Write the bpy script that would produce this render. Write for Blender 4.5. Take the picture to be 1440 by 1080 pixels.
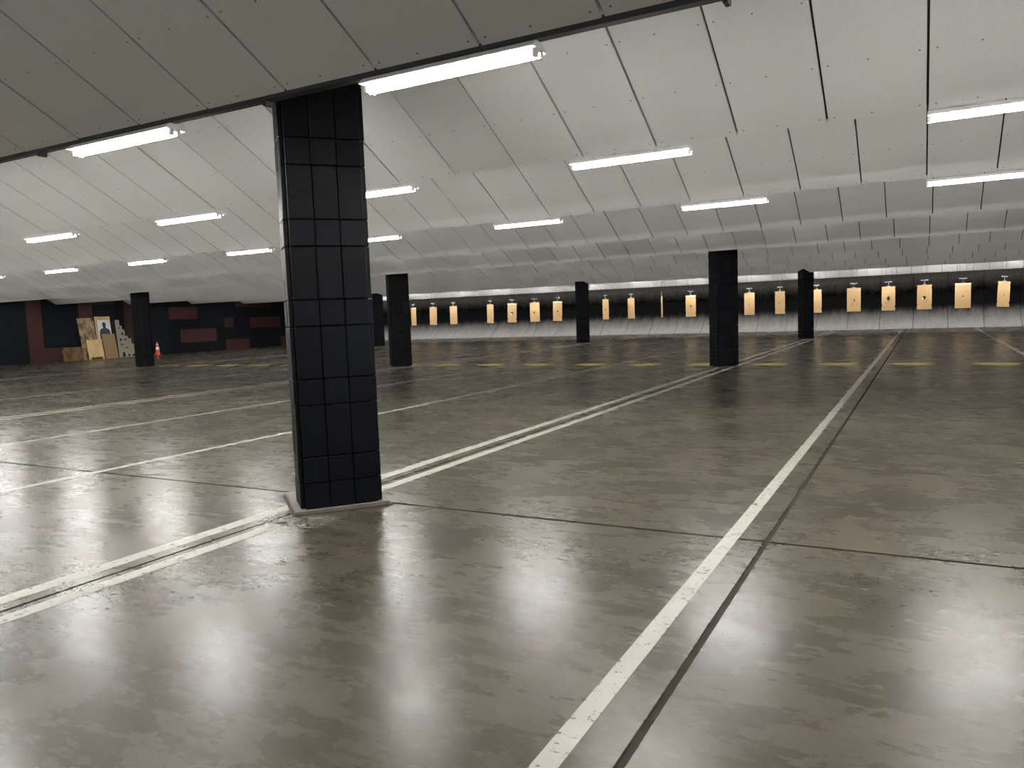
import bpy, bmesh, math, random
from mathutils import Matrix, Vector
random.seed(7)
for o in list(bpy.data.objects):
    bpy.data.objects.remove(o)

# ------------------------------------------------------------------ camera, world, exposure
H = 1.32                      # camera height above the floor
W = 0.60                      # width of one ceiling panel
SC = bpy.context.scene
COL = SC.collection
def cam_rot(yaw, pit, rol):
    cy, sy = math.cos(yaw), math.sin(yaw)
    fwd = Vector((-sy*math.cos(pit), cy*math.cos(pit), math.sin(pit)))
    r = Vector((cy, sy, 0)); u = r.cross(fwd)
    r2 = r*math.cos(rol) + u*math.sin(rol); u2 = -r*math.sin(rol) + u*math.cos(rol)
    return Matrix((r2, u2, -fwd)).transposed()
cd = bpy.data.cameras.new('camera'); cam = bpy.data.objects.new('camera', cd); COL.objects.link(cam)
cam.matrix_world = Matrix.Translation((0, 0, H)) @ cam_rot(math.radians(28.4618), math.radians(-5.1070), math.radians(-2.1014)).to_4x4()
cd.sensor_width = 36; cd.lens = 1075.2/1440*36; cd.clip_start = .02; cd.clip_end = 300
SC.camera = cam
wd = bpy.data.worlds.new('world'); SC.world = wd; wd.use_nodes = True
wd.node_tree.nodes['Background'].inputs[0].default_value = (0, 0, 0, 1)
wd.node_tree.nodes['Background'].inputs[1].default_value = 0
vs = SC.view_settings
vs.view_transform = 'Standard'; vs.look = 'None'; vs.gamma = 1; vs.exposure = 0.0; vs.use_curve_mapping = False
TUBE = 345.0                   # radiance of the fluorescent tubes
TUBE_FAR = 325.0
TUBE_FILL = 150.0  # fill tubes added above the far panels
TUBE_REAR = 125.0

# ------------------------------------------------------------------ helpers
def link(name, me, mat=None, parent=None):
    o = bpy.data.objects.new(name, me); COL.objects.link(o)
    if parent is not None: o.parent = parent
    if mat is not None and me is not None and not me.materials:
        for m in (mat if isinstance(mat, (list, tuple)) else [mat]): me.materials.append(m)
    return o
def tag(o, label=None, cat=None, group=None, kind=None):
    if label: o['label'] = label
    if cat: o['category'] = cat
    if group: o['group'] = group
    if kind: o['kind'] = kind
    return o
def empty(name, loc=(0, 0, 0), rz=0, parent=None):
    o = bpy.data.objects.new(name, None); COL.objects.link(o)
    o.location = loc; o.rotation_euler = (0, 0, rz); o.empty_display_size = .2
    if parent is not None: o.parent = parent
    return o
def add_box(bm, x0, x1, y0, y1, z0, z1, mi=0):
    v = [bm.verts.new((x, y, z)) for z in (z0, z1) for y in (y0, y1) for x in (x0, x1)]
    fs = [(0, 2, 3, 1), (4, 5, 7, 6), (0, 1, 5, 4), (2, 6, 7, 3), (0, 4, 6, 2), (1, 3, 7, 5)]
    out = [bm.faces.new([v[i] for i in f]) for f in fs]
    for f in out: f.material_index = mi
    return out
def mesh(bm, name='m', smooth=False, bevel=0, seg=1):
    if bevel: bmesh.ops.bevel(bm, geom=list(bm.edges), offset=bevel, segments=seg, affect='EDGES', profile=.5)
    bmesh.ops.recalc_face_normals(bm, faces=bm.faces)
    me = bpy.data.meshes.new(name); bm.to_mesh(me); bm.free()
    if smooth:
        for p in me.polygons: p.use_smooth = True
    return me
def box_mesh(x0, x1, y0, y1, z0, z1, bevel=0):
    bm = bmesh.new(); add_box(bm, x0, x1, y0, y1, z0, z1); return mesh(bm, 'box', bevel=bevel)
def cyl(bm, p, q, r, n=10, r2=None, caps=True, mi=0):
    p, q = Vector(p), Vector(q); d = (q-p).normalized()
    a = d.orthogonal().normalized(); b = d.cross(a); r2 = r if r2 is None else r2
    A = [bm.verts.new(p + (a*math.cos(t)+b*math.sin(t))*r) for t in [2*math.pi*i/n for i in range(n)]]
    B = [bm.verts.new(q + (a*math.cos(t)+b*math.sin(t))*r2) for t in [2*math.pi*i/n for i in range(n)]]
    fs = [bm.faces.new((A[i], A[(i+1) % n], B[(i+1) % n], B[i])) for i in range(n)]
    if caps: fs += [bm.faces.new(A[::-1]), bm.faces.new(B)]
    for f in fs: f.material_index = mi
def prism(bm, pts, t0, t1, to3):
    """extrude a 2-D outline between two offsets; to3(a, b, t) gives the point"""
    A = [bm.verts.new(to3(a, b, t0)) for a, b in pts]; B = [bm.verts.new(to3(a, b, t1)) for a, b in pts]
    n = len(pts); bm.faces.new(A); bm.faces.new(B[::-1])
    for i in range(n): bm.faces.new((A[i], B[i], B[(i+1) % n], A[(i+1) % n]))
def copy_tree(o, parent=None):
    c = o.copy(); COL.objects.link(c); c.parent = parent
    for ch in o.children: copy_tree(ch, c)
    return c

# ------------------------------------------------------------------ materials
class N:
    def __init__(s, name):
        s.m = bpy.data.materials.new(name); s.m.use_nodes = True; s.t = s.m.node_tree
        s.b = s.t.nodes['Principled BSDF']; s.out = s.t.nodes['Material Output']
    def n(s, typ, **k):
        nd = s.t.nodes.new(typ)
        for a, v in k.items():
            if a.startswith('i_'):
                key = a[2:].replace('_', ' ')
                nd.inputs[key].default_value = v
            else: setattr(nd, a, v)
        return nd
    def l(s, a, b): s.t.links.new(a, b)
    def pos(s, scale=(1, 1, 1), rot=(0, 0, 0)):
        g = s.n('ShaderNodeNewGeometry'); m = s.n('ShaderNodeMapping'); s.l(g.outputs['Position'], m.inputs[0])
        m.inputs['Scale'].default_value = scale; m.inputs['Rotation'].default_value = rot
        return m.outputs[0]
    def obj(s, scale=(1, 1, 1)):
        g = s.n('ShaderNodeTexCoord'); m = s.n('ShaderNodeMapping'); s.l(g.outputs['Object'], m.inputs[0])
        m.inputs['Scale'].default_value = scale; return m.outputs[0]
    def noise(s, vec, scale, detail=4, rough=.55, dist=0):
        nd = s.n('ShaderNodeTexNoise'); s.l(vec, nd.inputs['Vector'])
        nd.inputs['Scale'].default_value = scale; nd.inputs['Detail'].default_value = detail
        nd.inputs['Roughness'].default_value = rough; nd.inputs['Distortion'].default_value = dist
        return nd.outputs['Fac']
    def ramp(s, fac, stops, mode='LINEAR'):
        r = s.n('ShaderNodeValToRGB'); s.l(fac, r.inputs[0]); e = r.color_ramp.elements; r.color_ramp.interpolation = mode
        while len(e) < len(stops): e.new(.5)
        for el, (p, c) in zip(e, stops):
            el.position = p; el.color = c if len(c) == 4 else (*c, 1)
        return r.outputs[0]
    def mix(s, fac, a, b, blend='MIX'):
        m = s.n('ShaderNodeMix', data_type='RGBA', blend_type=blend)
        for sock, v in ((m.inputs[0], fac), (m.inputs[6], a), (m.inputs[7], b)):
            if hasattr(v, 'node'): s.l(v, sock)
            else: sock.default_value = v if isinstance(v, (int, float)) else (*v, 1)[:4]
        return m.outputs[2]
    def rng(s, v, a, b, c, d):
        m = s.n('ShaderNodeMapRange'); s.l(v, m.inputs[0])
        for i, x in enumerate((a, b, c, d)): m.inputs[1+i].default_value = x
        return m.outputs[0]
    def math(s, op, a, b=0):
        m = s.n('ShaderNodeMath', operation=op)
        for i, v in enumerate((a, b)):
            if hasattr(v, 'node'): s.l(v, m.inputs[i])
            else: m.inputs[i].default_value = v
        return m.outputs[0]
    def bump(s, h, strength=.3, dist=.01):
        b = s.n('ShaderNodeBump'); s.l(h, b.inputs['Height']); b.inputs['Strength'].default_value = strength
        b.inputs['Distance'].default_value = dist; s.l(b.outputs[0], s.b.inputs['Normal'])
    def set(s, color=None, rough=None, metal=None, spec=None):
        for k, v in (('Base Color', color), ('Roughness', rough), ('Metallic', metal), ('Specular IOR Level', spec)):
            if v is None: continue
            if hasattr(v, 'node'): s.l(v, s.b.inputs[k])
            else: s.b.inputs[k].default_value = (*v, 1) if isinstance(v, tuple) else v
        return s
def G(v): return (v, v, v)
def plain(name, color, rough=.6, metal=0, spec=.5, var=.15, scale=8):
    m = N(name); nz = m.noise(m.pos(), scale, 5)
    c = m.mix(nz, tuple(x*(1-var) for x in color), tuple(x*(1+var) for x in color))
    m.set(c, rough, metal, spec); return m.m

def mat_floor():
    m = N('polished_concrete')
    p = m.pos()
    big = m.noise(p, .40, 4, .5)
    fbm = m.noise(p, 1.5, 12, .68, .15)
    st = m.noise(m.pos((1, 3.2, 1), (0, 0, .45)), 2.4, 10, .70, .1)
    a = m.math('ADD', m.math('MULTIPLY', big, .30), m.math('ADD', m.math('MULTIPLY', fbm, .40), m.math('MULTIPLY', st, .30)))
    c = m.ramp(a, [(.34, (.022, .0188, .0134)), (.45, (.041, .0353, .0254)), (.54, (.058, .0507, .0372)), (.66, (.092, .0814, .0613))])
    spk = m.ramp(m.noise(m.pos((1, 2.0, 1), (0, 0, .45)), 20, 6, .72), [(.30, G(.35)), (.42, G(.9)), (.55, G(1)), (.75, G(1.25))])
    c = m.mix(.8, c, spk, 'MULTIPLY')
    r = m.rng(m.math('ADD', m.math('MULTIPLY', fbm, .5), m.math('MULTIPLY', st, .5)), .32, .68, .22, .33)
    m.set(c, r, 0, .08); m.b.inputs['Specular Tint'].default_value = (1, .95, .86, 1)
    return m.m
def mat_paint(name, col, thr=.36):
    m = N(name); p = m.pos()
    nz = m.noise(p, 30, 6, .7); big = m.noise(p, 3.5, 5, .6)
    c = m.mix(m.ramp(big, [(.3, G(0)), (.7, G(1))]), tuple(x*.78 for x in col), col)
    c = m.mix(m.ramp(nz, [(.28, G(1)), (.42, G(0))]), c, tuple(x*.45 for x in col))
    m.set(c, .5, 0, .4)
    tr = m.n('ShaderNodeBsdfTransparent'); mx = m.n('ShaderNodeMixShader')
    f = m.ramp(m.math('ADD', m.math('MULTIPLY', nz, .6), m.math('MULTIPLY', m.noise(p, 9, 6, .7), .4)), [(thr, G(1)), (thr+.05, G(0))])
    m.l(f, mx.inputs[0]); m.l(m.b.outputs[0], mx.inputs[1]); m.l(tr.outputs[0], mx.inputs[2]); m.l(mx.outputs[0], m.out.inputs[0])
    return m.m
def mat_panel():
    m = N('acoustic_panel'); p = m.pos()
    oi = m.n('ShaderNodeObjectInfo')
    nz = m.noise(p, 160, 3, .8); mid = m.noise(p, 1.3, 4, .6)
    c = m.mix(mid, (.71, .705, .685), (.78, .775, .76))
    c = m.mix(.35, c, m.ramp(nz, [(.32, G(.45)), (.5, G(1)), (.7, G(1.0))]), 'MULTIPLY')
    c = m.mix(1.0, c, m.ramp(oi.outputs['Random'], [(0, G(.93)), (1, G(1.0))]), 'MULTIPLY')
    m.set(c, .85, 0, .25); m.bump(nz, .25, .004)
    return m.m
def mat_tile():
    m = N('black_rubber_tile'); p = m.pos()
    oi = m.n('ShaderNodeObjectInfo')
    c = m.mix(m.noise(p, 9, 5, .6), (.0016, .0020, .0028), (.0032, .0040, .0055))
    c = m.mix(1.0, c, m.ramp(oi.outputs['Random'], [(0, G(.8)), (1, G(1.15))]), 'MULTIPLY')
    m.set(c, m.rng(m.noise(p, 4, 4), .3, .7, .50, .62), 0, .07); m.bump(m.noise(p, 120, 3, .7), .2, .002)
    return m.m
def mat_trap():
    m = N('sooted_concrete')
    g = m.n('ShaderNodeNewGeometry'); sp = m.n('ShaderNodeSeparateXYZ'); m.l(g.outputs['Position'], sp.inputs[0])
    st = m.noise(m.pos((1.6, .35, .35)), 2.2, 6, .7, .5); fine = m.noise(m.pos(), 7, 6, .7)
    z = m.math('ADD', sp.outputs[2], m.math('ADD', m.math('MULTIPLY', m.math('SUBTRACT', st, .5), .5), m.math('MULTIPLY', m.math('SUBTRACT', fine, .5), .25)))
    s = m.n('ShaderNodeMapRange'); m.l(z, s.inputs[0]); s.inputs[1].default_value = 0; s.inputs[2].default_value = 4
    soot_and_shade = m.ramp(s.outputs[0], [(.03, (.40, .39, .365)), (.10, (.28, .272, .256)), (.175, (.15, .146, .138)), (.23, (.035, .034, .033)), (.27, (.006, .006, .0065)), (.44, (.006, .006, .0065)), (.51, (.14, .14, .135)), (.60, (.42, .415, .40))])  # soot band with some shading in it; dim upper part lightened
    c = m.mix(.5, soot_and_shade, m.ramp(fine, [(.3, G(.5)), (.55, G(1)), (.8, G(1.0))]), 'MULTIPLY')
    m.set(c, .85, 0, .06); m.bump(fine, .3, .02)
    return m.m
def mat_card(name, a, b):
    m = N(name); oi = m.n('ShaderNodeObjectInfo')
    nz = m.noise(m.obj((1, 1, 7)), 3, 5, .6)
    c = m.mix(nz, a, b)
    c = m.mix(1.0, c, m.ramp(oi.outputs['Random'], [(0, G(.86)), (1, G(1.0))]), 'MULTIPLY')
    sp = m.ramp(m.noise(m.obj(), 22, 2, .5), [(.27, G(.35)), (.31, G(1))])
    c = m.mix(.6, c, sp, 'MULTIPLY')
    m.set(c, .8, 0, .2); return m.m
def mat_wood(name, a, b, dark, sc=(9, 9, 1)):
    m = N(name)
    c = m.mix(m.noise(m.obj(sc), 3, 6, .65, .6), a, b)
    c = m.mix(m.ramp(m.noise(m.obj((1.5, 1.5, .8)), 2.6, 5, .65), [(.42, G(0)), (.62, G(1))]), c, dark)
    m.set(c, .65, 0, .3); return m.m
def mat_tube(name, e):
    m = N(name); m.b.inputs['Emission Color'].default_value = (1.0, .985, .955, 1)
    m.b.inputs['Emission Strength'].default_value = e; m.set((.9, .9, .9), .4); return m.m

M = dict(floor=mat_floor(), white=mat_paint('worn_white_paint', (.265, .253, .216), .40), yellow=mat_paint('worn_yellow_paint', (.40, .32, .075)),
    scuff=mat_paint('scuffed_paint', (.20, .185, .155), .50),
    base=plain('joint_filler', (.024, .021, .016), .9, 0, .06, .6, 14), panel=mat_panel(), screw=plain('screw_head', (.22, .215, .20), .5, .3),
    tile=mat_tile(), core=plain('column_core', (.004, .004, .005), .9), plinth=plain('grey_concrete', (.10, .09, .073), .7, var=.4, scale=14),
    felt=plain('dark_felt', (.03, .03, .03), .95), rim=plain('dark_joint', (.035, .032, .028), .9), slab=plain('ceiling_slab', (.25, .25, .245), .9), steel=plain('dark_steel', (.030, .032, .036), .5, .3),
    lampbody=plain('white_enamel', (.75, .75, .73), .4), socket=plain('socket_plastic', (.6, .6, .58), .5), tube=mat_tube('lit_tube', TUBE), tubef=mat_tube('lit_tube_far', TUBE_FAR), tuber=mat_tube('lit_tube_rear', TUBE_REAR), tubeh=mat_tube('lit_tube_fill', TUBE_FILL),
    wall=plain('black_wall', (.006, .0072, .010), .75, 0, .15, var=.3, scale=1.2), wallb=plain('blue_black_wall_block', (.0068, .0085, .012), .7, 0, .15, var=.25, scale=2),
    red=plain('red_rubber_block', (.044, .0112, .0092), .75, var=.25, scale=5), redd=plain('dull_red_rubber_block', (.028, .0095, .0085), .75, var=.25, scale=5),
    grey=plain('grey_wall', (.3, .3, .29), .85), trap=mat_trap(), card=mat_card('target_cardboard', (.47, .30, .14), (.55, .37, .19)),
    tape=plain('pale_tape', (.72, .58, .38), .6), hole=plain('shot_hole', (.012, .010, .009), .9), zinc=plain('zinc_steel', (.35, .35, .34), .4, .6),
    ply=mat_wood('stained_plywood', (.30, .22, .12), (.40, .30, .165), (.055, .043, .030)), pine=mat_wood('pine_board', (.62, .45, .21), (.70, .52, .27), (.56, .40, .19)),
    brownwood=mat_wood('brown_plank', (.17, .105, .045), (.26, .165, .075), (.10, .06, .03), (1, 1.2, 9)), kraft=mat_card('kraft_board', (.24, .165, .09), (.30, .21, .12)),
    beige=plain('beige_board', (.30, .27, .215), .8, var=.12), paper=plain('target_paper', (.72, .71, .68), .8, var=.05), ink=plain('printed_ink', (.05, .055, .07), .8),
    cone=plain('orange_plastic', (.62, .055, .02), .45), band=plain('white_reflective_band', (.8, .8, .8), .4))

# ------------------------------------------------------------------ the room shell
XL, XR = -25.92*H, 9.0*H
YB, YT = -5.0*H, 31.47*H
ZE = H + 2.05*W               # lower edge of every ceiling baffle
ZS = H + 3.78*W               # ceiling slab
fl = tag(link('floor', box_mesh(XL, XR, YB, YT+2.2, -.20, -.008), M['base']), 'dark polished concrete floor of the range hall', 'floor', kind='structure')
xs = [(XL, 0), (-18.0*H, .014), (-9.65*H, .018), (-2.935*H, .022), (-.585*H, .029), (2.9*H, .014), (XR, 0)]
ys = [(YB, 0), (3.305*H, .030), (13.45*H, .013), (23.7*H, .013), (YT+.1, 0)]
for i in range(len(xs)-1):
    for j in range(len(ys)-1):
        a, b = xs[i][0]+xs[i][1]/2, xs[i+1][0]-xs[i+1][1]/2; c, d = ys[j][0]+ys[j][1]/2, ys[j+1][0]-ys[j+1][1]/2
        me = box_mesh(a, b, c, d, -.008, 0, .002); link('floor_slab', me, M['floor'], fl)
def strip(name, x0, x1, y0, y1, mat, z=.0016):
    return link(name, box_mesh(x0, x1, y0, y1, .0004, z), mat, fl)
for c, w in ((-.735, .062), (-5.17, .066), (-7.33, .06), (1.52, .066), (-12.45, .06), (-15.2, .06), (-20.6, .06)):
    strip('lane_line', (c-w/2)*H, (c+w/2)*H, YB+.5, YT, M['white'])
for c in (-2.945, -9.65, -18.0):
    strip('lane_line', (c-.155)*H, (c-.068)*H, YB+.5, YT, M['white']); strip('lane_line', (c+.062)*H, (c+.142)*H, YB+.5, YT, M['white'])
for k in range(-16, 3):
    c = -.145 + 1.11*k
    bm = bmesh.new(); prism(bm, [(.315*H*math.cos(t), .25*H*math.sin(t)) for t in [2*math.pi*i/20 for i in range(20)]], .0004, .0016, lambda a, b, z: (a, b, z))
    link('yellow_spot', mesh(bm), M['yellow'], fl).location = (c*H, 13.72*H, 0)
strip('scuffed_paint', -3.0*H, -2.62*H, 2.74*H, 2.95*H, M['scuff'])
tag(link('ceiling', box_mesh(XL, XR, YB, YT+2.2, ZS, ZS+.2), M['slab']), 'grey ceiling slab above the baffles', 'ceiling', kind='structure')
wl = tag(link('wall_left', box_mesh(XL-.3, XL, YB, YT+2.2, -.03, ZS), M['wall']), 'black side wall with dark red blocks', 'wall', kind='structure')
def wall_block(y0, y1, z0, z1, mat, t=.03):
    link('wall_block', box_mesh(XL-.01, XL+t, y0*H, y1*H, max(.002, (z0+1)*H), min((z1+1)*H, ZS-.01), .006), mat, wl)
for b in ((14.60, 15.10, -1, 1.7, 'red'), (15.10, 15.78, -1, -.52, 'red'), (16.38, 16.88, -1, 1.7, 'red'), (16.88, 17.72, .93, 1.7, 'redd'), (17.36, 17.72, -1, .35, 'redd'), (18.1, 18.5, -.9, 1.7, 'redd'),
          (15.12, 16.36, -.50, 1.7, 'wallb'), (13.2, 14.58, -1, 1.7, 'wallb'), (16.90, 17.70, .35, .91, 'wallb'), (20.0, 21.33, .34, .82, 'red'), (20.46, 22.2, -.60, -.06, 'red'), (23.3, 25.3, .78, 1.15, 'redd'), (22.68, 23.97, -1, -.55, 'red'),
          (24.05, 25.82, -.11, .35, 'red'), (22.65, 23.12, -.05, .35, 'redd'), (25.8, 27.0, -1, -.56, 'red'), (18.9, 19.98, -1, .8, 'wallb'), (21.4, 22.6, .1, .9, 'wallb')):
    wall_block(*b[:4], M[b[4]])
tag(link('wall_right', box_mesh(XR, XR+.3, YB, YT+2.2, -.03, ZS), M['wall']), 'black side wall on the right', 'wall', kind='structure')
tag(link('wall_back', box_mesh(XL, XR, YB-.3, YB, -.03, ZS), M['grey']), 'grey wall behind the firing line', 'wall', kind='structure')
tag(link('wall_end', box_mesh(XL, XR, YT+2.2, YT+2.5, -.03, ZS), M['wall']), 'black end wall behind the bullet trap', 'wall', kind='structure')

# ------------------------------------------------------------------ bullet trap
prof = [(0, 0), (.03, .012), (.16, .085), (.34, .20), (.54, .36), (.70, .52), (.82, .70), (.90, .92), (.93, 1.15), (.90, 1.38), (.80, 1.60), (.60, 1.85), (.30, 2.12), (.12, 2.28)]
tr = tag(empty('bullet_trap', (0, YT, 0)), 'curved sooty concrete bullet trap along the far end', 'bullet trap')
pw = 1.11*H
bm = bmesh.new(); g = .010
F = [[bm.verts.new((x, y*H, z*H)) for y, z in prof] for x in (g, pw-g)]
Bk = [[bm.verts.new((x, y*H+.10, z*H+.02)) for y, z in prof] for x in (g, pw-g)]
n = len(prof)
for i in range(n-1):
    bm.faces.new((F[0][i], F[1][i], F[1][i+1], F[0][i+1])); bm.faces.new((Bk[0][i], Bk[0][i+1], Bk[1][i+1], Bk[1][i]))
    for s in (0, 1): bm.faces.new((F[s][i], F[s][i+1], Bk[s][i+1], Bk[s][i]))
for i in (0, n-1): bm.faces.new((F[0][i], Bk[0][i], Bk[1][i], F[1][i]))
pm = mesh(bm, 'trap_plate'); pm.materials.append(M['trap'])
x = XL
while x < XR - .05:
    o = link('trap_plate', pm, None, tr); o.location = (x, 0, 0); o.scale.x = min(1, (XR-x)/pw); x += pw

# ------------------------------------------------------------------ ceiling baffles
TH = math.atan(.56)
E0 = -1.2
EDGES = [5.23, 9.6, 14.9, 21.5, 28.1, 34.3, 40.3, 46.3, 52.2, 65.6]
PL = 3.28*W
def panel_mesh():
    bm = bmesh.new(); add_box(bm, .007, W-.007, 0, PL, -.03, 0)
    bmesh.ops.bevel(bm, geom=list(bm.edges), offset=.002, segments=1, affect='EDGES')
    for v in (.045, .86*W, 1.72*W, 2.58*W, PL-.045):
        for u in (.08*W, .46*W, .925*W):
            c = [bm.verts.new((u+.0065*math.cos(t), v+.0065*math.sin(t), .0015)) for t in [math.pi*i/4 for i in range(8)]]
            f = bm.faces.new(c); f.material_index = 1
    bmesh.ops.recalc_face_normals(bm, faces=[f for f in bm.faces if f.material_index == 0])
    me = bpy.data.meshes.new('panel'); bm.to_mesh(me); bm.free()
    me.materials.append(M['panel']); me.materials.append(M['screw']); return me
PM = panel_mesh()
bm = bmesh.new()
for v in (.10, PL/2, PL-.10): add_box(bm, XL+.05, XR-.05, v-.03, v+.03, -.10, -.0405)
BACK = box_mesh(XL+.02, XR-.02, .004, PL-.004, -.040, -.031); BACK.materials.append(M['felt'])  # sheet added to stop lamp light leaking through the panel joints
PUR = mesh(bm, 'purlins'); PUR.materials.append(M['steel'])
ordn = ['first', 'second', 'third', 'fourth', 'fifth', 'sixth', 'seventh', 'eighth', 'ninth', 'tenth']
blab = ['nearest row of tilted grey-white ceiling panels, darkest, above the dark rail', 'second row of tilted grey-white ceiling panels, starting behind the dark rail']
for k in range(2, 9): blab.append(ordn[k] + ' row of tilted grey-white ceiling panels counting from the camera')
blab.append('brightly lit last row of ceiling panels, just before the bullet trap')
PH = [0, 0, 0, .13, .1, .1, .05, .1, 0, .05]
blab.append('row of tilted grey-white ceiling panels behind the camera, out of the photo'); PH.append(0)
for k, e in enumerate(EDGES + [E0]):
    bf = tag(empty('ceiling_baffle', (0, e*W, ZE)), blab[k], 'ceiling baffle', 'rows of tilted ceiling panels')
    bf.rotation_euler = (math.pi-TH, 0, 0)
    link('purlin_frame', PUR, None, bf); link('light_stop_sheet', BACK, None, bf)
    i = math.ceil(XL/W - PH[k])
    while (i+1+PH[k])*W < XR:
        o = link('panel', PM, None, bf); o.location = ((i+PH[k])*W, random.uniform(-.004, .004), random.uniform(-.002, .002)); i += 1
# dark rail under the first baffle edge
rl = tag(empty('lamp_rail', (0, EDGES[0]*W, ZE)), 'dark steel rail along the lower edge of the nearest ceiling panels', 'rail')
link('rail_bar', box_mesh(XL+.1, XR-.1, -.002, .050, -.0225, .014, .003), M['steel'], rl)
cm = box_mesh(-.012, .012, -.006, .054, -.048, -.0205, .003); cm.materials.append(M['steel'])
for x in (-5.27, -1.16, -8.75, 2.3, -10.2): link('rail_clip', cm, None, rl).location = (x*W, 0, 0)

# ------------------------------------------------------------------ fluorescent battens
def make_lamp(tube_mat, L, shade=False):
    t = empty('batten_light')
    bm = bmesh.new(); prism(bm, [(-.034, .036), (.034, .036), (.070, .010), (.070, .002), (.010, .004), (.007, -.008), (-.007, -.008), (-.010, .004), (-.070, .002), (-.070, .010)], 0, L, lambda a, b, c: (c, a, b))
    link('body', mesh(bm, bevel=0), M['lampbody'], t)
    for s in (-1, 1):
        bm = bmesh.new(); cyl(bm, (.022, s*.023, -.015), (L-.022, s*.023, -.015), .0120, 10)
        link('tube', mesh(bm, smooth=False), tube_mat, t)
    for x in (0, L-.02):
        for s in (-1, 1): link('socket', box_mesh(x, x+.02, s*.023-.012, s*.023+.012, -.032, .004), M['socket'], t)
    for x in (.2*L, .8*L):
        bm = bmesh.new(); add_box(bm, x-.012, x+.012, -.03, .006, .034, .0385); link('bracket', mesh(bm), M['steel'], t)
    if shade:   # opaque plate added towards the firing line, keeping tubes out of floor reflections
        link('shade', box_mesh(-.02, L+.02, -.078, -.070, -.115, .036), M['steel'], t)
        link('shade_arm', box_mesh(L/2-.02, L/2+.02, -.07, -.02, .0362, .0384), M['steel'], t)
    return t
LL = 1.61*W
proto = make_lamp(M['tube'], LL)
used = False
rear_tube = {}
for c in proto.children:
    if c.name.startswith('tube'):
        d = c.data.copy(); d.materials.clear(); d.materials.append(M['tuber']); rear_tube[c.data] = d
ordl = ['leftmost', 'second', 'third', 'fourth', 'fifth', 'sixth', 'seventh', 'eighth', 'ninth']
vis = {3: [], 0: [-2, -1], 1: [-4, -3, -2, -1, 0], 2: [-7, -6, -5, -4, -3, -2, -1, 0]}
DZ = [-.062, -.050, -.050, -.050]
ROWY = EDGES[:3] + [E0]
for r in range(4):
    k = math.floor((XR-LL)/(4.19*W)) if r else 4
    while k*4.19*W > XL + .4:
        if used: o = copy_tree(proto)
        else: o = proto; used = True
        if r == 3:  # unseen row added behind the camera to lift the nearest panels
            for c in o.children:
                if c.name.startswith('tube'): c.data = rear_tube[c.data]
        o.location = ((4.01*k-.13 if r == 0 else 4.19*k)*W, ROWY[r]*W + .032, ZE + DZ[r])
        row = ('nearest', 'second', 'third', 'added rearmost')[r]
        if k in vis[r]:
            i = vis[r].index(k); nth = ordl[i] if i == 0 else ordl[i] + ' from the left'
            lab = {(0, -2): 'big glowing twin-tube light left of the near column, on the nearest ceiling row',
                   (0, -1): 'largest glowing twin-tube light, right of the near column top'}.get((r, k), 'glowing tube light on the edge of the %s ceiling row, %s' % (row, nth))
        else: lab = 'glowing tube light on the %s ceiling row, out of the photo' % row
        tag(o, lab, 'light', 'fluorescent lights under the ceiling edges')
        k -= 1
def track(y, z, sp, proto_lamp, off, lab, lamp_lab, L, grp):
    rr = tag(empty('light_track', (0, y, z)), lab, 'rail', 'steel tracks of the hidden lights')
    link('track_bar', box_mesh(XL+.1, XR-.1, -.03, .03, .0385, .07), M['steel'], rr)
    k = math.floor((XR-L-off)/sp); fst = proto_lamp.get('placed') is None
    while k*sp+off > XL+.3:
        o = proto_lamp if fst else copy_tree(proto_lamp); fst = False
        o.location = (k*sp+off, y, z); o['placed'] = 1
        tag(o, lamp_lab, 'light', grp)
        link('hanger', box_mesh(k*sp+off+L/2-.01, k*sp+off+L/2+.01, -.01, .01, .07, ZS-z-.001), M['steel'], rr)
        k -= 1
FL = 2.5*W
pf = make_lamp(M['tubef'], FL, True); ph = make_lamp(M['tubeh'], LL, True)
track(63.0*W, H+2.70*W, 4.7*W, pf, .1, 'steel track above the targets, hidden behind the ninth ceiling row', 'tube light above the targets, hidden behind the ninth ceiling row', FL, 'hidden lights over the targets')
for q in range(3, 8):  # unseen lamp rows added to brighten the far ceiling rows
    e, en = EDGES[q], EDGES[q+1]; y = en-3.3
    track(y*W, H+max(2.05/e*y+.40, 2.75)*W, 4.19*W, ph, 0, 'steel track for added fill lights, unseen behind the %s ceiling row' % ordn[q], 'tube light hidden behind the %s ceiling row' % ordn[q], LL, 'added fill lights behind the ceiling rows')


# ------------------------------------------------------------------ columns
CW, CD, U = .388*H, .225*H, .1365*H
rows = []; z = .035; pat = [1, 1, 2, 1, 2, 1, 2, 1, 2, 1, 2, 1, 2, 1, 2]
for p in pat:
    if z + p*U > ZS - .01: break
    rows.append((z, p)); z += p*U
if ZS - .012 - z > .05: rows.append((z, (ZS-.012-z)/U))
TT = .03
tm = {}
def tile_mesh(w, h):
    k = (round(w, 4), round(h, 4))
    if k not in tm:
        me = box_mesh(.0022, w-.0022, -TT, 0, .0022, h-.0022, .0045); me.materials.append(M['tile']); tm[k] = me
    return tm[k]
ROT = math.radians(50)
core = box_mesh(-CW/2+.02, CW/2-.02, -CD/2+.02, CD/2-.02, .002, ZS-.002); core.materials.append(M['core'])
def sides():
    # origin of the face (left bottom seen from outside), rotation, number of tiles, tile width
    return [((-CW/2, -CD/2), 0, 3, CW/3), ((CW/2, -CD/2), math.pi/2, 2, CD/2), ((CW/2, CD/2), math.pi, 3, CW/3), ((-CW/2, CD/2), -math.pi/2, 2, CD/2)]
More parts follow.
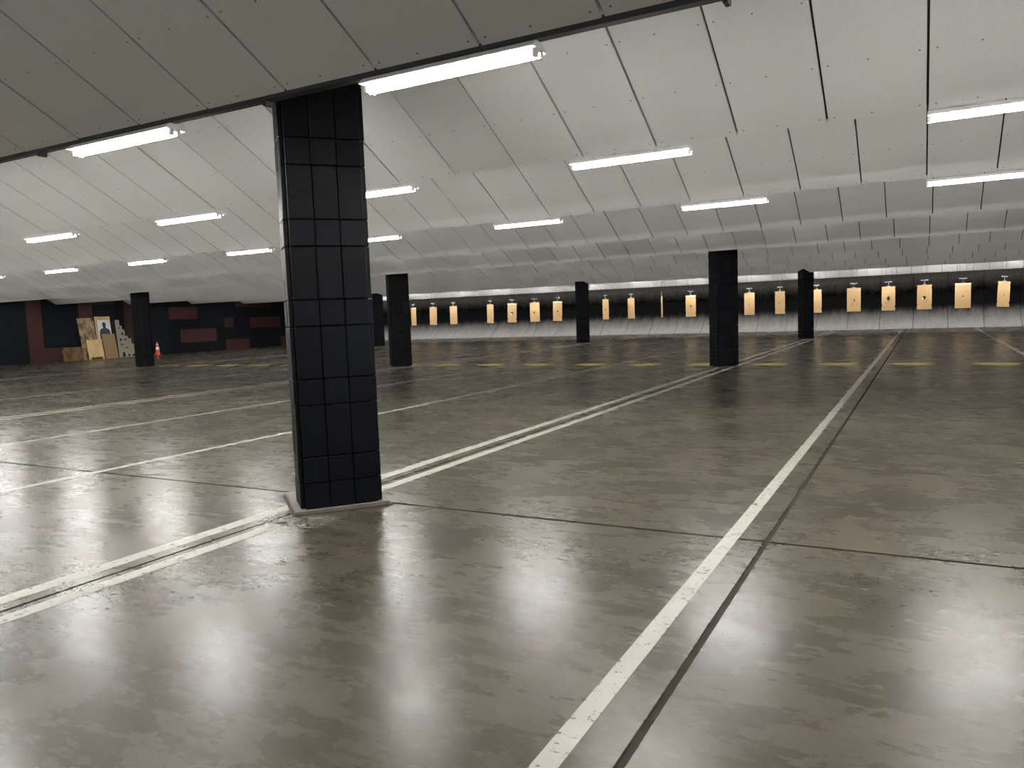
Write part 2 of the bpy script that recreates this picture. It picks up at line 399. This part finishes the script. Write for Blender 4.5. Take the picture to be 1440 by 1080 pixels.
def column(x, y, label, tiles=True, plinth=False):
    t = tag(empty('column', (x*H, y*H, 0), ROT), label, 'column', 'black tiled columns')
    link('core', core, None, t)
    if tiles:
        for (ox, oy), a, nt, tw in sides():
            for (z, p) in rows:
                for i in range(nt):
                    o = link('tile', tile_mesh(tw, p*U), None, t)
                    j = random.uniform(-.003, .003)
                    c, s = math.cos(a), math.sin(a)
                    o.location = (ox + c*tw*i - s*(-j), oy + s*tw*i + c*(-j), z); o.rotation_euler = (random.uniform(-.004, .004), 0, a + random.uniform(-.006, .006))
    else:
        bm = bmesh.new()
        for (z, p) in rows: add_box(bm, -CW/2, CW/2, -CD/2, CD/2, z+.004, z+p*U-.004)
        link('tile_cladding', mesh(bm, bevel=.004), M['tile'], t)
    pl = box_mesh(-CW/2-(.055 if plinth else .02)*H, CW/2+(.055 if plinth else .02)*H, -CD/2-(.03 if plinth else .015)*H, CD/2+(.26 if plinth else .015)*H, .001, .034 if plinth else .02, .006)
    o = link('plinth', pl, M['plinth'], t)
    if plinth:
        e = .055*H + .02
        link('joint_rim', box_mesh(-CW/2-e, CW/2+e, -CD/2-.03*H-.012, CD/2+.26*H+.02, .0005, .006), M['rim'], o)
    return t
column(-2.82, 3.165, 'big near column of black rubber tiles on a concrete plinth', True, True)
column(-3.0, 13.13, 'black tiled column standing on the double white line, mid-distance on the right')
column(-9.79, 13.15, 'black tiled column just right of the big near column')
column(-18.12, 13.15, 'black column at far left, in front of the beige stepped board')
column(-3.06, 23.75, 'small far black column between hanging targets, furthest right', False)
column(-10.03, 23.6, 'small far black column in the middle, alone among hanging targets', False)
column(-18.55, 23.6, 'small far black column peeking out right beside the big near column', False)

# ------------------------------------------------------------------ hanging cardboard targets
YTG = 29.4*H
BW, BH = .46*H, .815*H
ZTOP = H + .52*H
TG = [ # u, visible width ratio, hole size, label
 (-.794, .25, 0, 'sliver of cardboard target beside the small far column, leftmost of all'), (-.715, .60, 0, 'narrow plain cardboard target right beside the second black column'),
 (-.678, .84, 0, 'plain cardboard target second right of the second black column'), (-.640, .82, 0, 'plain cardboard target third right of the second black column'),
 (-.575, .70, 0, 'plain narrow cardboard target left of the one with a torn black hole'), (-.538, .95, .055, 'cardboard target with torn dark and white hole, left half'),
 (-.500, .98, .04, 'cardboard target with dark centre hole, second left of the middle far column'), (-.464, .90, .035, 'cardboard target with small brown hole, just left of the middle far column'),
 (-.390, .56, .035, 'narrow cardboard target with dark spot, just right of the middle far column'), (-.353, .60, 0, 'plain narrow cardboard target left of the edge-on one'),
 (-.310, .12, 0, 'cardboard target turned edge-on, a thin vertical line'), (-.271, .85, .04, 'cardboard target with round black hole, left of the double-line column'),
 (-.196, .80, .022, 'cardboard target just right of the double-line column'), (-.159, .75, .022, 'cardboard target just left of the furthest right far column'),
 (-.1165, .72, 0, 'cardboard target half hidden behind the furthest right far column'), (-.075, .95, .035, 'cardboard target with faint scattered holes, first clear one right of far columns'),
 (-.038, .90, .075, 'cardboard target with the biggest ragged black hole and scattered shots'), (-.001, .95, .055, 'cardboard target with black and white hole, above the white lane line end'),
 (.037, .98, .02, 'cardboard target with pale tape along its top edge, second from right'), (.075, .72, .02, 'tilted narrow cardboard target, rightmost of all')]
def blob(bm, cx, cz, r, y, n=11, t=.004):
    pts = [(cx+r*random.uniform(.55, 1.2)*math.cos(2*math.pi*i/n), cz+r*random.uniform(.6, 1.3)*math.sin(2*math.pi*i/n)) for i in range(n)]
    prism(bm, pts, y, y-t, lambda a, b, c: (a, c, b))
def solve_yaw(u, ratio):
    s = -1 if u <= 0 else 1
    a = 0
    while a < 89 and (math.cos(math.radians(a)) - abs(u)*math.sin(math.radians(a))) > ratio: a += .5
    return math.radians(s*a)
for idx, (u, ratio, hs, lab) in enumerate(TG):
    t = tag(empty('hanging_target', (u*YTG, YTG, ZTOP-BH), solve_yaw(u, ratio)), lab, 'target', 'cardboard targets hanging before the trap')
    if idx == 19: t.rotation_euler.y = math.radians(3)
    elif idx in (5, 7, 4, 2): t.rotation_euler.y = math.radians(2)
    e = .022; w = BW/2; h = BH
    pts = [(-w, 0), (w, 0), (w, .12*h), (w-e, .13*h), (w-e, .20*h), (w, .21*h), (w, .86*h), (w-e, .87*h), (w-e, .91*h), (w, .92*h), (w, h), (-w, h), (-w, .92*h), (-w+e, .91*h), (-w+e, .87*h), (-w, .86*h), (-w, .24*h), (-w+e, .23*h), (-w+e, .18*h), (-w, .17*h)]
    if idx % 3 == 0: pts = [(-w, 0), (w, 0), (w, h), (-w, h)]
    bm = bmesh.new(); prism(bm, pts, -.009, .009, lambda a, b, c: (a, c, b)); link('board', mesh(bm), M['card'], t)
    if hs:
        bm = bmesh.new(); blob(bm, random.uniform(-.03, .03), h*.48+random.uniform(-.04, .04), hs*H, -.0085)
        link('shot_hole', mesh(bm), M['hole'], t)
        nsm = {16: 16, 15: 9, 17: 5, 5: 4}.get(idx, 3)
        for q in range(nsm):
            bm = bmesh.new(); blob(bm, random.gauss(0, .08), h*.48+random.gauss(-.03, .12), random.uniform(.011, .022), -.0085, 7)
            link('shot_hole', mesh(bm), M['hole'], t)
        if idx in (5, 17):
            bm = bmesh.new(); blob(bm, -.05, h*.44, .045, -.012, 8); link('torn_flap', mesh(bm), M['paper'], t)
    if idx in (11, 18, 7, 1, 5): link('top_tape', box_mesh(-w-.002, w+.002, -.0105, .0105, h*.945, h+.004), M['tape'], t)
    link('clamp', box_mesh(-.085, .085, -.02, .02, h-.01, h+.035, .004), M['zinc'], t)
    bm = bmesh.new(); cyl(bm, (0, 0, h+.03), (0, 0, h+.20), .013, 8); link('hanger_rod', mesh(bm), M['zinc'], t)
    link('carrier_bar', box_mesh(-.16, .16, -.02, .02, h+.19, h+.225, .004), M['zinc'], t)
    bm = bmesh.new()
    for s in (-.13, .13): cyl(bm, (s, 0, h+.22), (s, 0, ZE + .56*(65.6*W-YTG) - (ZTOP-BH) - .002), .004, 6)
    link('hanger_wire', mesh(bm), M['steel'], t)

# ------------------------------------------------------------------ things leaning on the left wall
def lean_board(root, pts, ang, mat, t=.025, name='board', off=0, z0=.002):
    bm = bmesh.new()
    ca, sa = math.cos(ang), math.sin(ang)
    prism(bm, pts, 0, t, lambda a, b, c: (-b*sa + (c+off)*ca, a, z0 + b*ca + (c+off)*sa))
    return link(name, mesh(bm), mat, root)
# tall stained plywood
Yb = 16.26*H
tp = tag(empty('plywood_sheet', (XL+.40, Yb, 0)), 'tall dark-stained plywood sheet leaning on the black wall', 'board')
lean_board(tp, [(0, 0), (.78, 0), (.78, 1.95), (0, 1.95)], math.asin(.34/1.95), M['ply'], .02)
# low stack of brown planks
pk = tag(empty('plank_stack', (XL+.14, 15.62*H, 0)), 'low stack of brown planks at the foot of the wall', 'planks')
for i in range(5):
    z0 = .002+i*.125
    o = link('plank', box_mesh(random.uniform(-.04, 0), .09+random.uniform(0, .04), random.uniform(0, .10), 1.22+random.uniform(0, .12), z0, z0+.118, .005), M['brownwood'], pk)
# pale pine panel on feet
pn = tag(empty('pine_panel', (XL+.56, 16.37*H, 0)), 'pale pine panel with a cut-out foot leaning before the plywood', 'board')
lean_board(pn, [(0, 0), (.10, 0), (.10, .11), (.64, .11), (.64, 0), (.74, 0), (.74, .93), (0, .93)], .17, M['pine'], .03)
# target frame with silhouette
ts = tag(empty('target_frame', (XL+.30, 16.88*H, 0)), 'wooden frame holding a white paper target with black figure', 'target')
A = .10
lean_board(ts, [(0, 0), (.06, 0), (.06, 1.9), (0, 1.9)], A, M['pine'], .03, 'post')
lean_board(ts, [(.66, 0), (.72, 0), (.72, 1.9), (.66, 1.9)], A, M['pine'], .03, 'post')
lean_board(ts, [(-.02, 1.85), (.74, 1.85), (.74, 1.98), (-.02, 1.98)], A, M['pine'], .03, 'top_bar', .031)
pp = lean_board(ts, [(.08, .85), (.74, .85), (.74, 1.84), (.08, 1.84)], A, M['paper'], .006, 'paper', .032)
cx = .42
sil = [(-.27, .86), (.27, .86), (.27, 1.22), (.245, 1.33), (.18, 1.40), (.075, 1.44), (.065, 1.49), (.088, 1.55), (.092, 1.63), (.065, 1.70), (0, 1.725), (-.065, 1.70), (-.092, 1.63), (-.088, 1.55), (-.065, 1.49), (-.075, 1.44), (-.18, 1.40), (-.245, 1.33), (-.27, 1.22)]
lean_board(ts, [(cx+a, b) for a, b in sil], A, M['ink'], .002, 'printed_figure', .039)
# kraft board
kb = tag(empty('brown_board', (XL+.60, 16.96*H, 0)), 'plain brown board leaning in front of the figure target', 'board')
lean_board(kb, [(0, 0), (.64, 0), (.64, 1.17), (0, 1.17)], .17, M['kraft'], .02)
# stepped barricade
sb = tag(empty('stepped_board', (XL+.42, 17.56*H, 0)), 'beige stepped board with small cut-out windows beside the far-left column', 'barricade')
st = [(0, 0), (1.02, 0), (1.02, .64), (.72, .64), (.72, .90), (.56, .90), (.56, 1.03), (.42, 1.03), (.42, 1.34), (.31, 1.34), (.31, 1.52), (.20, 1.52), (.20, 1.80), (0, 1.80)]
lean_board(sb, st, .075, M['beige'], .03)
for (a, b, w, h) in ((.24, 1.08, .10, .13), (.12, .80, .10, .12), (.36, .82, .12, .08), (.12, .60, .18, .05), (.36, .44, .18, .05), (.18, .03, .16, .22), (.46, .03, .12, .13), (.68, .03, .20, .12), (.14, 1.38, .05, .08), (.82, .52, .06, .04)):
    lean_board(sb, [(a, b), (a+w, b), (a+w*.8, b+h), (a+w*.15, b+h)], .075, M['hole'], .004, 'window_cutout', .0285)
# traffic cone
cn = tag(empty('traffic_cone', (XL+.42, 19.15*H, 0)), 'orange traffic cone with white band half behind the far-left column', 'cone')
link('base', box_mesh(-.17, .17, -.17, .17, .002, .035, .01), M['cone'], cn)
for z0, z1, mt, nm in ((.035, .28, 'cone', 'body'), (.28, .42, 'band', 'band'), (.42, .50, 'cone', 'body'), (.50, .58, 'band', 'band'), (.58, .68, 'cone', 'tip')):
    bm = bmesh.new(); rr_ = lambda z: .135 - .155*z
    cyl(bm, (0, 0, z0), (0, 0, z1), rr_(z0), 18, rr_(z1)); link(nm, mesh(bm), M[mt], cn)
